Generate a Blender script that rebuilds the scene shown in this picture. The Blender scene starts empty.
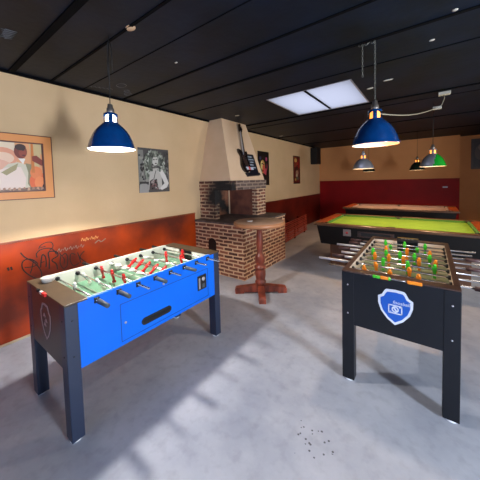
import bpy, bmesh, math, random
from mathutils import Vector, Matrix
random.seed(7)
PI = math.pi
SC = bpy.context.scene
COL = SC.collection

# ------------------------------------------------------------------ materials
def lin(c):
    def f(v):
        v /= 255.0
        return v / 12.92 if v <= 0.04045 else ((v + 0.055) / 1.055) ** 2.4
    return (f(c[0]), f(c[1]), f(c[2]), 1.0)

def newmat(name):
    m = bpy.data.materials.new(name); m.use_nodes = True
    nt = m.node_tree
    return m, nt, nt.nodes['Principled BSDF']

def mat(name, c, rough=.5, metal=0.0, c2=None, scale=8.0, detail=4, bump=0.0, bscale=60, emit=None, estr=0, stretch=None, lo=.35, hi=.65, coat=0.0, spec=.5):
    m, nt, b = newmat(name)
    b.inputs['Base Color'].default_value = lin(c)
    b.inputs['Roughness'].default_value = rough
    b.inputs['Metallic'].default_value = metal
    b.inputs['Specular IOR Level'].default_value = spec
    b.inputs['Coat Weight'].default_value = coat
    tc = nt.nodes.new('ShaderNodeTexCoord')
    src = tc.outputs['Object']
    if stretch:
        mp = nt.nodes.new('ShaderNodeMapping'); mp.inputs['Scale'].default_value = stretch
        nt.links.new(src, mp.inputs['Vector']); src = mp.outputs['Vector']
    if c2:
        n = nt.nodes.new('ShaderNodeTexNoise'); n.inputs['Scale'].default_value = scale; n.inputs['Detail'].default_value = detail
        nt.links.new(src, n.inputs['Vector'])
        r = nt.nodes.new('ShaderNodeValToRGB')
        r.color_ramp.elements[0].position = lo; r.color_ramp.elements[0].color = lin(c)
        r.color_ramp.elements[1].position = hi; r.color_ramp.elements[1].color = lin(c2)
        nt.links.new(n.outputs['Fac'], r.inputs['Fac']); nt.links.new(r.outputs['Color'], b.inputs['Base Color'])
    if bump:
        n2 = nt.nodes.new('ShaderNodeTexNoise'); n2.inputs['Scale'].default_value = bscale; n2.inputs['Detail'].default_value = 3
        nt.links.new(src, n2.inputs['Vector'])
        bp = nt.nodes.new('ShaderNodeBump'); bp.inputs['Strength'].default_value = bump; bp.inputs['Distance'].default_value = .01
        nt.links.new(n2.outputs['Fac'], bp.inputs['Height']); nt.links.new(bp.outputs['Normal'], b.inputs['Normal'])
    if emit:
        b.inputs['Emission Color'].default_value = lin(emit); b.inputs['Emission Strength'].default_value = estr
    return m

def brick_mat(name, soot=False, c1=(140, 84, 62), c2=(78, 48, 40), mo=(204, 170, 138)):
    m, nt, b = newmat(name)
    N, K = nt.nodes, nt.links
    tc = N.new('ShaderNodeTexCoord'); sp = N.new('ShaderNodeSeparateXYZ'); K.new(tc.outputs['Object'], sp.inputs[0])
    ad = N.new('ShaderNodeMath'); K.new(sp.outputs['X'], ad.inputs[0]); K.new(sp.outputs['Y'], ad.inputs[1])
    cb = N.new('ShaderNodeCombineXYZ'); K.new(ad.outputs[0], cb.inputs['X']); K.new(sp.outputs['Z'], cb.inputs['Y'])
    nz = N.new('ShaderNodeTexNoise'); nz.inputs['Scale'].default_value = 9; K.new(tc.outputs['Object'], nz.inputs['Vector'])
    ds = N.new('ShaderNodeMixRGB'); ds.blend_type = 'LINEAR_LIGHT'; ds.inputs[0].default_value = .012
    K.new(cb.outputs[0], ds.inputs[1]); K.new(nz.outputs['Color'], ds.inputs[2])
    br = N.new('ShaderNodeTexBrick')
    br.inputs['Scale'].default_value = 1.0
    br.inputs['Brick Width'].default_value = .2; br.inputs['Row Height'].default_value = .0635
    br.inputs['Mortar Size'].default_value = .0125; br.inputs['Mortar Smooth'].default_value = .15
    br.inputs['Color1'].default_value = lin(c1); br.inputs['Color2'].default_value = lin(c2); br.inputs['Mortar'].default_value = lin(mo)
    br.offset = .5; br.squash = 1.0
    K.new(ds.outputs[0], br.inputs['Vector'])
    out = br.outputs['Color']
    if soot:
        # smoke stain of its own shape round the mouth of the hearth
        cp = N.new('ShaderNodeVectorMath'); cp.operation = 'SUBTRACT'; cp.inputs[1].default_value = (.58, 3.47, 1.36)
        K.new(tc.outputs['Object'], cp.inputs[0])
        ln = N.new('ShaderNodeVectorMath'); ln.operation = 'LENGTH'; K.new(cp.outputs[0], ln.inputs[0])
        n3 = N.new('ShaderNodeTexNoise'); n3.inputs['Scale'].default_value = 5; K.new(tc.outputs['Object'], n3.inputs['Vector'])
        a2 = N.new('ShaderNodeMath'); a2.operation = 'MULTIPLY_ADD'; a2.inputs[1].default_value = .3
        K.new(n3.outputs['Fac'], a2.inputs[0]); K.new(ln.outputs['Value'], a2.inputs[2])
        rp = N.new('ShaderNodeValToRGB'); rp.color_ramp.elements[0].position = .42; rp.color_ramp.elements[1].position = .72
        K.new(a2.outputs[0], rp.inputs['Fac'])
        mx = N.new('ShaderNodeMixRGB'); mx.inputs[1].default_value = lin((26, 22, 22)); K.new(rp.outputs['Color'], mx.inputs[0]); K.new(out, mx.inputs[2])
        out = mx.outputs[0]
    K.new(out, b.inputs['Base Color'])
    b.inputs['Roughness'].default_value = .85
    bp = N.new('ShaderNodeBump'); bp.inputs['Strength'].default_value = .7; bp.inputs['Distance'].default_value = .01; bp.invert = True
    K.new(br.outputs['Fac'], bp.inputs['Height']); K.new(bp.outputs['Normal'], b.inputs['Normal'])
    return m

def floor_mat():
    m, nt, b = newmat('painted_concrete')
    N, K = nt.nodes, nt.links
    tc = N.new('ShaderNodeTexCoord')
    n1 = N.new('ShaderNodeTexNoise'); n1.inputs['Scale'].default_value = 1.1; n1.inputs['Detail'].default_value = 6; n1.inputs['Roughness'].default_value = .62
    K.new(tc.outputs['Object'], n1.inputs['Vector'])
    r1 = N.new('ShaderNodeValToRGB'); r1.color_ramp.elements[0].position = .3; r1.color_ramp.elements[1].position = .68
    r1.color_ramp.elements[0].color = lin(FLOOR_A); r1.color_ramp.elements[1].color = lin(FLOOR_B)
    K.new(n1.outputs['Fac'], r1.inputs['Fac'])
    n2 = N.new('ShaderNodeTexNoise'); n2.inputs['Scale'].default_value = 14; n2.inputs['Detail'].default_value = 8
    K.new(tc.outputs['Object'], n2.inputs['Vector'])
    r2 = N.new('ShaderNodeValToRGB'); r2.color_ramp.elements[0].position = .3; r2.color_ramp.elements[1].position = .5
    r2.color_ramp.elements[0].color = (.78, .78, .78, 1)
    K.new(n2.outputs['Fac'], r2.inputs['Fac'])
    mu = N.new('ShaderNodeMixRGB'); mu.blend_type = 'MULTIPLY'; mu.inputs[0].default_value = .6
    K.new(r1.outputs['Color'], mu.inputs[1]); K.new(r2.outputs['Color'], mu.inputs[2])
    # small dark droplets near the middle of the open floor
    cp = N.new('ShaderNodeVectorMath'); cp.operation = 'DISTANCE'; cp.inputs[1].default_value = (2.93, 1.47, 0)
    K.new(tc.outputs['Object'], cp.inputs[0])
    vo = N.new('ShaderNodeTexVoronoi'); vo.inputs['Scale'].default_value = 30; K.new(tc.outputs['Object'], vo.inputs['Vector'])
    lt = N.new('ShaderNodeMath'); lt.operation = 'LESS_THAN'; lt.inputs[1].default_value = .2; K.new(vo.outputs['Distance'], lt.inputs[0])
    n4 = N.new('ShaderNodeTexNoise'); n4.inputs['Scale'].default_value = 11; K.new(tc.outputs['Object'], n4.inputs['Vector'])
    ad = N.new('ShaderNodeMath'); ad.operation = 'MULTIPLY_ADD'; ad.inputs[1].default_value = .5; K.new(n4.outputs['Fac'], ad.inputs[0]); K.new(cp.outputs['Value'], ad.inputs[2])
    l2 = N.new('ShaderNodeMath'); l2.operation = 'LESS_THAN'; l2.inputs[1].default_value = .37; K.new(ad.outputs[0], l2.inputs[0])
    an = N.new('ShaderNodeMath'); an.operation = 'MULTIPLY'; K.new(lt.outputs[0], an.inputs[0]); K.new(l2.outputs[0], an.inputs[1])
    a3 = N.new('ShaderNodeMath'); a3.operation = 'MULTIPLY'; a3.inputs[1].default_value = .8; K.new(an.outputs[0], a3.inputs[0])
    mx = N.new('ShaderNodeMixRGB'); mx.inputs[2].default_value = lin((45, 44, 46)); K.new(a3.outputs[0], mx.inputs[0]); K.new(mu.outputs[0], mx.inputs[1])
    K.new(mx.outputs[0], b.inputs['Base Color'])
    rr = N.new('ShaderNodeMapRange'); rr.inputs['To Min'].default_value = .36; rr.inputs['To Max'].default_value = .62
    K.new(n2.outputs['Fac'], rr.inputs['Value']); K.new(rr.outputs[0], b.inputs['Roughness'])
    b.inputs['Specular IOR Level'].default_value = .4
    bp = N.new('ShaderNodeBump'); bp.inputs['Strength'].default_value = .08; bp.inputs['Distance'].default_value = .01
    K.new(n2.outputs['Fac'], bp.inputs['Height']); K.new(bp.outputs['Normal'], b.inputs['Normal'])
    return m

def glass_mat(name, tint=(235, 242, 250), gl=.08):
    m = bpy.data.materials.new(name); m.use_nodes = True
    nt = m.node_tree; nt.nodes.remove(nt.nodes['Principled BSDF'])
    t = nt.nodes.new('ShaderNodeBsdfTransparent'); t.inputs[0].default_value = lin(tint)
    g = nt.nodes.new('ShaderNodeBsdfGlossy'); g.inputs['Roughness'].default_value = .05
    mx = nt.nodes.new('ShaderNodeMixShader'); mx.inputs[0].default_value = gl
    nt.links.new(t.outputs[0], mx.inputs[1]); nt.links.new(g.outputs[0], mx.inputs[2])
    nt.links.new(mx.outputs[0], nt.nodes['Material Output'].inputs['Surface'])
    return m

def opal_mat():
    m = bpy.data.materials.new('opal_skylight_glazing'); m.use_nodes = True
    nt = m.node_tree; nt.nodes.remove(nt.nodes['Principled BSDF'])
    t = nt.nodes.new('ShaderNodeBsdfTranslucent'); t.inputs[0].default_value = (.93, .95, 1, 1)
    nt.links.new(t.outputs[0], nt.nodes['Material Output'].inputs['Surface'])
    return m

FLOOR_A = (136, 142, 156); FLOOR_B = (178, 181, 190)
M = {}
M['floor'] = floor_mat()
M['plaster'] = mat('beige_plaster', (214, 180, 138), .8, c2=(206, 172, 130), scale=1.5, bump=.12, bscale=35)
M['hood'] = mat('cream_plaster', (230, 196, 162), .75, c2=(224, 189, 153), scale=3, bump=.1, bscale=30)
M['plaster_back'] = mat('tan_plaster', (208, 146, 92), .85, c2=(200, 138, 86), scale=1.5, bump=.12, bscale=35)
M['dado'] = mat('orange_brown_panel_paint', (180, 62, 8), .38, c2=(92, 34, 20), scale=1.3, detail=6, lo=.36, hi=.66, spec=.3, bump=.05, bscale=20)
M['dado_red'] = mat('dark_red_brown_panel_paint', (112, 32, 20), .35, c2=(78, 20, 14), scale=1.6)
M['red'] = mat('deep_red_paint', (142, 2, 6), .6, c2=(124, 2, 5), scale=1.2, spec=.25)
M['trimwood'] = mat('dado_cap_wood', (150, 74, 34), .4, c2=(104, 46, 24), scale=4)
M['ceiling'] = mat('black_painted_boards', (8, 22, 40), .55, c2=(3, 10, 20), scale=2.2, detail=7, spec=.3, bump=.25, bscale=14)
M['strip_black'] = mat('matte_black_strip', (5, 5, 7), .9, spec=.1)
M['skirt'] = mat('cream_skirting', (170, 150, 124), .6)
M['brick'] = brick_mat('dark_brick'); M['brick_grey'] = brick_mat('grey_smoked_brick', False, (112, 92, 84), (70, 52, 48), (150, 128, 112)); M['brick_soot'] = brick_mat('sooty_brick', True)
M['ledge'] = mat('slate_ledge', (104, 92, 88), .6, c2=(66, 54, 50), scale=9, bump=.2)
M['firebox'] = mat('firebox_render', (140, 92, 68), .85, c2=(24, 20, 20), lo=.42, hi=.56, scale=2.2, detail=6, bump=.3, bscale=25)
M['firebox_red'] = mat('reddish_render', (128, 74, 54), .85, c2=(96, 52, 40), scale=6, bump=.3, bscale=25)
M['black'] = mat('black_laminate', (15, 17, 23), .42, spec=.35, bump=.03, bscale=200)
M['charcoal'] = mat('charcoal_laminate', (30, 40, 62), .42, bump=.03, bscale=200)
M['endpanel'] = mat('dark_brown_grey_laminate', (44, 36, 38), .4, bump=.03, bscale=200)
M['topbrown'] = mat('brown_top_plate', (70, 54, 36), .45, c2=(60, 46, 30), scale=10)
M['topdark'] = mat('dark_brown_rim', (70, 48, 40), .35, c2=(52, 36, 32), scale=10)
M['blue'] = mat('bright_blue_laminate', (0, 98, 214), .45, c2=(0, 94, 208), scale=3, spec=.25)
M['blueline'] = mat('dark_seam', (12, 30, 80), .6)
M['field_green'] = mat('mint_green_playfield', (98, 142, 114), .35, c2=(90, 132, 105), scale=6)
M['field_grey'] = mat('olive_grey_playfield', (112, 122, 96), .3, c2=(98, 108, 86), scale=6)
M['white'] = mat('white_melamine', (196, 196, 184), .4)
M['cream'] = mat('cream_inner_wall', (222, 204, 186), .4)
M['chrome'] = mat('chrome_rod', (225, 225, 228), .22, metal=1.0)
M['whitetube'] = mat('pale_steel_tube', (212, 212, 216), .35, metal=.3)
M['grip'] = mat('grey_rubber_grip', (62, 70, 76), .55)
M['gripbrown'] = mat('brown_rubber_grip', (74, 50, 50), .5)
M['rubber'] = mat('black_rubber', (14, 14, 16), .6)
M['foot'] = mat('white_plastic_foot', (222, 224, 228), .4)
M['pred'] = mat('red_plastic', (206, 22, 26), .35)
M['pwhite'] = mat('white_plastic', (226, 224, 214), .35)
M['porange'] = mat('orange_plastic', (238, 138, 24), .35)
M['pgreen'] = mat('green_plastic', (64, 196, 42), .35)
M['pgold'] = mat('gold_trim', (190, 150, 76), .35, metal=.5)
M['shieldwhite'] = mat('silver_white_sticker', (206, 210, 222), .45)
M['shieldblue'] = mat('royal_blue_sticker', (18, 82, 176), .45)
M['shieldgrey'] = mat('grey_sticker_line', (150, 138, 140), .5)
M['oldwood'] = mat('worn_red_brown_wood', (140, 66, 46), .42, c2=(84, 36, 28), scale=14, detail=5, stretch=(1, 1, .25), bump=.1)
M['tabletop'] = mat('worn_table_top_wood', (190, 156, 130), .35, c2=(150, 112, 86), scale=6, stretch=(1, 5, 1))
M['topedge'] = mat('brown_table_edge', (160, 108, 72), .45)
M['poolblack'] = mat('pool_black_cabinet', (14, 10, 10), .5, c2=(9, 7, 7), scale=5, spec=.3)
M['poolbase'] = mat('pool_brown_base', (96, 60, 36), .5, c2=(76, 46, 28), scale=5)
M['poolrail'] = mat('pool_dark_wood_rail', (112, 78, 52), .35, c2=(84, 56, 38), scale=12, stretch=(.3, 3, 1))
M['poolend'] = mat('pool_orange_wood_rail', (160, 76, 30), .35, c2=(134, 58, 22), scale=12, stretch=(3, .3, 1))
M['lime'] = mat('lime_green_cloth', (122, 164, 44), .95, c2=(114, 156, 40), scale=5, bump=.05, bscale=300)
M['greencushion'] = mat('green_cushion_cloth', (64, 112, 34), .9)
M['greycloth'] = mat('grey_beige_cloth', (132, 112, 108), .95)
M['pocket'] = mat('black_pocket', (8, 8, 8), .6)
M['shadeblue'] = mat('glossy_blue_enamel', (5, 62, 120), .22, coat=.5, c2=(4, 52, 106), scale=12)
M['shadein'] = mat('white_enamel_inside', (244, 240, 230), .5)
M['capmetal'] = mat('dull_grey_metal', (150, 140, 132), .4, metal=.8, bump=.1)
M['silver'] = mat('spun_aluminium', (205, 205, 214), .3, metal=.75)
M['green_side'] = mat('glossy_green_side', (14, 150, 40), .25, coat=.4)
M['blackshade'] = mat('dark_green_black_enamel', (20, 34, 26), .25, coat=.4)
M['chain'] = mat('chain_steel', (120, 120, 112), .45, metal=.6)
M['cordblack'] = mat('black_cord', (10, 10, 12), .6)
M['cordwhite'] = mat('grey_white_cable', (150, 144, 124), .6)
M['box'] = mat('grey_white_junction_plastic', (190, 184, 170), .5)
M['bulbw'] = mat('glowing_bulb_white', (255, 250, 240), .4, emit=(255, 247, 235), estr=9)
M['bulbo'] = mat('glowing_bulb_warm', (255, 200, 120), .4, emit=(255, 150, 60), estr=2.2)
M['guitar'] = mat('dark_guitar_lacquer', (34, 24, 22), .25, c2=(22, 16, 16), scale=10)
M['guitarneck'] = mat('dark_wood_neck', (52, 34, 30), .45)
M['rack'] = mat('red_brown_slats', (176, 70, 52), .35, c2=(140, 44, 34), scale=8, stretch=(1, .3, 1))
M['rackdark'] = mat('dark_red_slats', (78, 26, 20), .5)
M['speaker'] = mat('black_speaker_box', (12, 12, 14), .55)
M['grille'] = mat('speaker_grille', (22, 22, 24), .8, bump=.5, bscale=200)
M['ink'] = mat('black_marker_ink', (30, 16, 14), .5)
M['chalk'] = mat('pale_scribble', (196, 140, 84), .8)
M['greyscr'] = mat('grey_scribble', (120, 112, 104), .8)
M['scratch'] = mat('pale_scratch', (110, 112, 116), .8)
M['patch'] = mat('bare_plaster_patch', (206, 168, 132), .8, bump=.4)
M['opal'] = opal_mat()
M['glass'] = glass_mat('window_glass')
M['cupwhite'] = mat('milky_plastic', (176, 172, 164), .3)
M['frame_white'] = mat('white_window_frame', (206, 206, 204), .5)
M['alu'] = mat('pale_metal_edge', (176, 170, 176), .4, metal=.5)
M['saucer'] = mat('white_ceramic', (235, 232, 226), .3)

# ------------------------------------------------------------------ mesh builder
class MB:
    def __init__(s): s.bm = bmesh.new(); s.mats = []
    def mi(s, m):
        if m not in s.mats: s.mats.append(m)
        return s.mats.index(m)
    def _fin(s, faces, m, smooth):
        i = s.mi(m)
        for f in faces: f.material_index = i; f.smooth = smooth
    def box(s, x0, x1, y0, y1, z0, z1, m, bev=0.0, mx=None, taper=None):
        vs = []
        for z in (z0, z1):
            for (x, y) in ((x0, y0), (x1, y0), (x1, y1), (x0, y1)):
                if taper and z == taper[0]:
                    cx, cy = (x0 + x1) / 2, (y0 + y1) / 2
                    x = cx + (x - cx) * taper[1]; y = cy + (y - cy) * taper[2]
                p = Vector((x, y, z))
                if mx: p = mx @ p
                vs.append(s.bm.verts.new(p))
        fs = []
        for idx in ((3, 2, 1, 0), (4, 5, 6, 7), (0, 1, 5, 4), (1, 2, 6, 5), (2, 3, 7, 6), (3, 0, 4, 7)):
            fs.append(s.bm.faces.new([vs[i] for i in idx]))
        s._fin(fs, m, False)
        if bev > 0:
            es = list({e for f in fs for e in f.edges})
            r = bmesh.ops.bevel(s.bm, geom=es, offset=bev, segments=2, profile=.5, affect='EDGES')
            for f in r['faces']: f.material_index = s.mi(m)
        return s
    def lathe(s, prof, m, n=32, mx=None, closed=True, smooth=True, a0=0, a1=2 * PI):
        # prof: list of (r, z)
        full = abs(a1 - a0 - 2 * PI) < 1e-6
        rings = []
        cnt = n if full else n + 1
        for (r, z) in prof:
            ring = []
            for k in range(cnt):
                a = a0 + (a1 - a0) * k / n
                p = Vector((r * math.cos(a), r * math.sin(a), z))
                if mx: p = mx @ p
                ring.append(s.bm.verts.new(p))
            rings.append(ring)
        fs = []
        for i in range(len(rings) - 1):
            for k in range(n):
                k2 = (k + 1) % cnt
                a, b, c, d = rings[i][k], rings[i][k2], rings[i + 1][k2], rings[i + 1][k]
                fs.append(s.bm.faces.new((a, b, c, d)))
        if closed and full:
            if prof[0][0] > 1e-5: fs.append(s.bm.faces.new(rings[0][::-1]))
            if prof[-1][0] > 1e-5: fs.append(s.bm.faces.new(rings[-1]))
        s._fin(fs, m, smooth)
        return s
    def cyl(s, p0, p1, r, m, n=14, r1=None, smooth=True):
        p0, p1 = Vector(p0), Vector(p1); d = p1 - p0
        q = d.to_track_quat('Z', 'Y').to_matrix().to_4x4()
        mx = Matrix.Translation(p0) @ q
        r1 = r if r1 is None else r1
        return s.lathe([(r, 0), (r1, d.length)], m, n, mx, smooth=smooth)
    def tube(s, pts, r, m, n=8):
        pts = [Vector(p) for p in pts]
        rings = []
        up = None
        for i, p in enumerate(pts):
            t = (pts[min(i + 1, len(pts) - 1)] - pts[max(i - 1, 0)]).normalized()
            if up is None:
                up = Vector((0, 0, 1)) if abs(t.z) < .9 else Vector((1, 0, 0))
            u = (up - t * up.dot(t))
            if u.length < 1e-4: u = Vector((1, 0, 0)) - t * t.x
            u.normalize(); v = t.cross(u); up = u
            rings.append([s.bm.verts.new(p + r * (math.cos(2 * PI * k / n) * u + math.sin(2 * PI * k / n) * v)) for k in range(n)])
        fs = []
        for i in range(len(rings) - 1):
            for k in range(n):
                fs.append(s.bm.faces.new((rings[i][k], rings[i][(k + 1) % n], rings[i + 1][(k + 1) % n], rings[i + 1][k])))
        fs.append(s.bm.faces.new(rings[0][::-1])); fs.append(s.bm.faces.new(rings[-1]))
        s._fin(fs, m, True)
        return s
    def torus(s, R, r, m, mx, n=12, k=6, sx=1.0):
        vs = [[s.bm.verts.new(mx @ Vector(((R + r * math.cos(b)) * math.cos(a) * sx, (R + r * math.cos(b)) * math.sin(a), r * math.sin(b))))
               for b in [2 * PI * j / k for j in range(k)]] for a in [2 * PI * i / n for i in range(n)]]
        fs = [s.bm.faces.new((vs[i][j], vs[(i + 1) % n][j], vs[(i + 1) % n][(j + 1) % k], vs[i][(j + 1) % k])) for i in range(n) for j in range(k)]
        s._fin(fs, m, True)
        return s
    def prism(s, pts, d0, d1, m, fn):
        # pts 2D outline; fn(u, v, d) -> 3D
        a = [s.bm.verts.new(Vector(fn(u, v, d0))) for u, v in pts]
        b = [s.bm.verts.new(Vector(fn(u, v, d1))) for u, v in pts]
        n = len(pts)
        fs = [s.bm.faces.new(a[::-1]), s.bm.faces.new(b)]
        fs += [s.bm.faces.new((a[i], a[(i + 1) % n], b[(i + 1) % n], b[i])) for i in range(n)]
        s._fin(fs, m, False)
        return s
    def sphere(s, c, r, m, sx=1, sy=1, sz=1, n=16, mx=None):
        g = bmesh.ops.create_uvsphere(s.bm, u_segments=n, v_segments=max(6, n // 2), radius=r)
        T = Matrix.Translation(Vector(c)) @ Matrix.Diagonal((sx, sy, sz, 1))
        if mx: T = mx @ T
        bmesh.ops.transform(s.bm, matrix=T, verts=g['verts'])
        s._fin({f for v in g['verts'] for f in v.link_faces}, m, True)
        return s
    def build(s, name, parent=None, kind=None, recalc=True):
        if recalc: bmesh.ops.recalc_face_normals(s.bm, faces=s.bm.faces[:])
        me = bpy.data.meshes.new(name); s.bm.to_mesh(me); s.bm.free()
        for m in s.mats: me.materials.append(m)
        o = bpy.data.objects.new(name, me); COL.objects.link(o)
        if parent: o.parent = parent
        if kind: o['kind'] = kind
        return o

def tag(o, label=None, cat=None, group=None):
    if label: o['label'] = label
    if cat: o['category'] = cat
    if group: o['group'] = group
    return o
def thing(name, label, cat, loc=(0, 0, 0), rz=0, group=None):
    o = bpy.data.objects.new(name, None); COL.objects.link(o)
    o.location = loc; o.rotation_euler = (0, 0, rz); o.empty_display_size = .1
    return tag(o, label, cat, group)
def text_mesh(body, size, m, mx, ext=.0006):
    cu = bpy.data.curves.new('txt', 'FONT'); cu.body = body; cu.size = size; cu.extrude = ext
    cu.align_x = 'CENTER'; cu.align_y = 'CENTER'; cu.shear = .2
    o = bpy.data.objects.new('txt', cu); COL.objects.link(o)
    bpy.context.view_layer.update()
    me = bpy.data.meshes.new_from_object(o.evaluated_get(bpy.context.evaluated_depsgraph_get()))
    bpy.data.objects.remove(o); me.transform(mx); me.materials.clear(); me.materials.append(m)
    return me

# ------------------------------------------------------------------ room shell
CZ = 2.833; XR = 6.2; YF = -2.6; YB = 10.15; T = .15
MB().box(-T, XR + T, YF - T, 10.75, -.12, 0, M['floor']).build('floor', kind='structure')
# left wall, plaster above and painted panel below
MB().box(-T, 0, YF - T, 10.75, 0, CZ + .2, M['plaster']).build('wall_left', kind='structure')
MB().box(0, .014, YF, 3.31, .0, 1.045, M['dado']).build('trim_1', kind='structure')
MB().box(0, .024, YF, 3.31, 1.045, 1.065, M['trimwood'], .004).build('trim_2', kind='structure')
MB().box(0, .014, 4.79, YB, 0, 1.025, M['dado_red']).build('trim_3', kind='structure')
MB().box(0, .024, 4.79, YB, 1.025, 1.045, M['dado_red'], .004).build('trim_4', kind='structure')
MB().box(.014, .03, YF, 3.31, 0, .022, M['skirt'], .003).build('baseboard_left', kind='structure')
# back wall with its deep red lower half, and the recessed stretch to its right
w = MB(); w.box(0, 4.27, YB, YB + T, 0, CZ + .2, M['plaster_back']); w.box(4.12, 4.27, YB + T, 10.6, 0, CZ + .2, M['plaster_back']); w.build('wall_back', kind='structure')
MB().box(0.014, 4.27, YB - .014, YB, 0, 1.54, M['red']).build('trim_5', kind='structure')
MB().box(4.27, XR + T, 10.6, 10.75, 0, CZ + .2, M['plaster_back']).build('wall_back_right', kind='structure')
# right wall with the glazed door that lets the daylight in
w = MB()
w.box(XR, XR + T, YF - T, -.5, 0, CZ + .2, M['plaster']); w.box(XR, XR + T, 1.5, 4.4, 0, CZ + .2, M['plaster']); w.box(XR, XR + T, 6.2, 10.75, 0, CZ + .2, M['plaster']); w.box(XR, XR + T, 4.4, 6.2, 0, .95, M['plaster']); w.box(XR, XR + T, 4.4, 6.2, 2.3, CZ + .2, M['plaster']); w.box(XR, XR + T, -.5, 1.5, 2.25, CZ + .2, M['plaster'])
w.build('wall_right', kind='structure')
d = MB()
for y in (-.5, .47, 1.43):
    d.box(XR + .03, XR + .1, y, y + .07, 0, 2.25, M['frame_white'])
for z in (0.02, 2.18): d.box(XR + .03, XR + .1, -.43, 1.43, z, z + .07, M['frame_white'])
dr = d.build('door_1', kind='structure')
MB().box(XR + .06, XR + .066, -.43, 1.43, .09, 2.18, M['glass']).build('door_pane', dr)
d = MB()
for y in (4.4, 5.27, 6.14): d.box(XR + .03, XR + .1, y, y + .06, .95, 2.3, M['frame_white'])
for z in (.95, 2.24): d.box(XR + .03, XR + .1, 4.46, 6.14, z, z + .06, M['frame_white'])
w3 = d.build('added_fill_window', kind='structure')  # unseen window, added to let fill light reach the fireplace and left wall
MB().box(XR + .06, XR + .066, 4.46, 6.14, 1.01, 2.24, M['glass']).build('window_pane', w3)
# front wall behind the camera with a wide window
w = MB()
w.box(-T, 1.6, YF - T, YF, 0, CZ + .2, M['plaster']); w.box(5.4, XR + T, YF - T, YF, 0, CZ + .2, M['plaster'])
w.box(1.6, 5.4, YF - T, YF, 0, .8, M['plaster']); w.box(1.6, 5.4, YF - T, YF, 2.4, CZ + .2, M['plaster'])
w.build('wall_front', kind='structure')
d = MB()
for x in (1.6, 2.83, 4.1, 5.34): d.box(x, x + .06, YF - .1, YF - .04, .8, 2.4, M['frame_white'])
for z in (.8, 2.34): d.box(1.66, 5.34, YF - .1, YF - .04, z, z + .06, M['frame_white'])
wn = d.build('window_2', kind='structure')
MB().box(1.66, 5.34, YF - .073, YF - .067, .86, 2.34, M['glass']).build('window_pane', wn)
# ceiling with a hole for the skylight
SX0, SX1, SY0, SY1 = 1.565, 2.735, 3.39, 4.56
c = MB()
c.box(-T, SX0, YF - T, 10.75, CZ, CZ + .2, M['ceiling']); c.box(SX1, XR + T, YF - T, 10.75, CZ, CZ + .2, M['ceiling'])
c.box(SX0, SX1, YF - T, SY0, CZ, CZ + .2, M['ceiling']); c.box(SX0, SX1, SY1, 10.75, CZ, CZ + .2, M['ceiling'])
c.build('ceiling', kind='structure')
n = 6
for (y, wd, h) in ((.79, .05, .014), (1.14, .022, .008), (1.48, .008, .004), (2.0, .024, .008), (2.55, .032, .010), (3.12, .014, .006), (4.64, .032, .014), (5.0, .014, .006), (6.6, .03, .012), (8.4, .03, .012), (-.6, .03, .01)):  # near-black strips paint in the shadowed gaps between ceiling boards
    b_ = MB(); x = 0.0
    while x < XR:
        x1 = min(x + 2.44, XR)
        b_.box(x + .002, x1, y - wd / 2, y + wd / 2, CZ - h, CZ, M['strip_black'], mx=None)
        x = x1
    b_.build('trim_%d' % n, kind='structure'); n += 1
MB().box(0, .03, YF, 10.15, CZ - .025, CZ, M['strip_black']).build('trim_%d' % n, kind='structure'); n += 1
# skylight
f = MB()
for (a, b_, c_, d_) in ((SX0 - .012, SX1 + .012, SY0 - .012, SY0), (SX0 - .012, SX1 + .012, SY1, SY1 + .012), (SX0 - .012, SX0, SY0, SY1), (SX1, SX1 + .012, SY0, SY1)):
    f.box(a, b_, c_, d_, CZ - .004, CZ, M['alu'])
for (a, b_, c_, d_) in () or ((SX0, SX1, SY0, SY0 + .01), (SX0, SX1, SY1 - .01, SY1), (SX0, SX0 + .01, SY0 + .01, SY1 - .01), (SX1 - .01, SX1, SY0 + .01, SY1 - .01)):
    f.box(a, b_, c_, d_, CZ, CZ + .035, M['frame_white'])
xm = 2.145
f.box(xm - .018, xm + .018, SY0 + .01, SY1 - .01, CZ - .002, CZ + .03, M['strip_black'])
sw = f.build('window_1', kind='structure')
MB().box(SX0 + .01, xm - .018, SY0 + .01, SY1 - .01, CZ + .002, CZ + .008, M['opal']).build('skylight_pane', sw)
MB().box(xm + .018, SX1 - .01, SY0 + .01, SY1 - .01, CZ + .002, CZ + .008, M['opal']).build('skylight_pane', sw)

# scribbles on the painted panel (marker ink lies on the wall)
def stroke(mb, pts, r, m, x=.0148):
    r *= 1.35
    P_ = []
    pts = [Vector((0, y, z)) for y, z in pts]
    for i in range(len(pts) - 1):
        p0, p1, p2, p3 = pts[max(i - 1, 0)], pts[i], pts[i + 1], pts[min(i + 2, len(pts) - 1)]
        for k in range(5):
            t = k / 5
            P_.append(.5 * ((2 * p1) + (-p0 + p2) * t + (2 * p0 - 5 * p1 + 4 * p2 - p3) * t * t + (-p0 + 3 * p1 - 3 * p2 + p3) * t ** 3))
    P_.append(pts[-1])
    rings = []
    for i, p in enumerate(P_):
        t = (P_[min(i + 1, len(P_) - 1)] - P_[max(i - 1, 0)]).normalized()
        nn = Vector((0, -t.z, t.y)) * r
        rings.append([mb.bm.verts.new(Vector((x - .0006, q.y, q.z))) for q in (p - nn, p + nn)] + [mb.bm.verts.new(Vector((x + .0006, q.y, q.z))) for q in (p + nn, p - nn)])
    fs = []
    for i in range(len(rings) - 1):
        for k in range(4):
            fs.append(mb.bm.faces.new((rings[i][k], rings[i][(k + 1) % 4], rings[i + 1][(k + 1) % 4], rings[i + 1][k])))
    mb._fin(fs, m, False)
g = MB()
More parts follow.
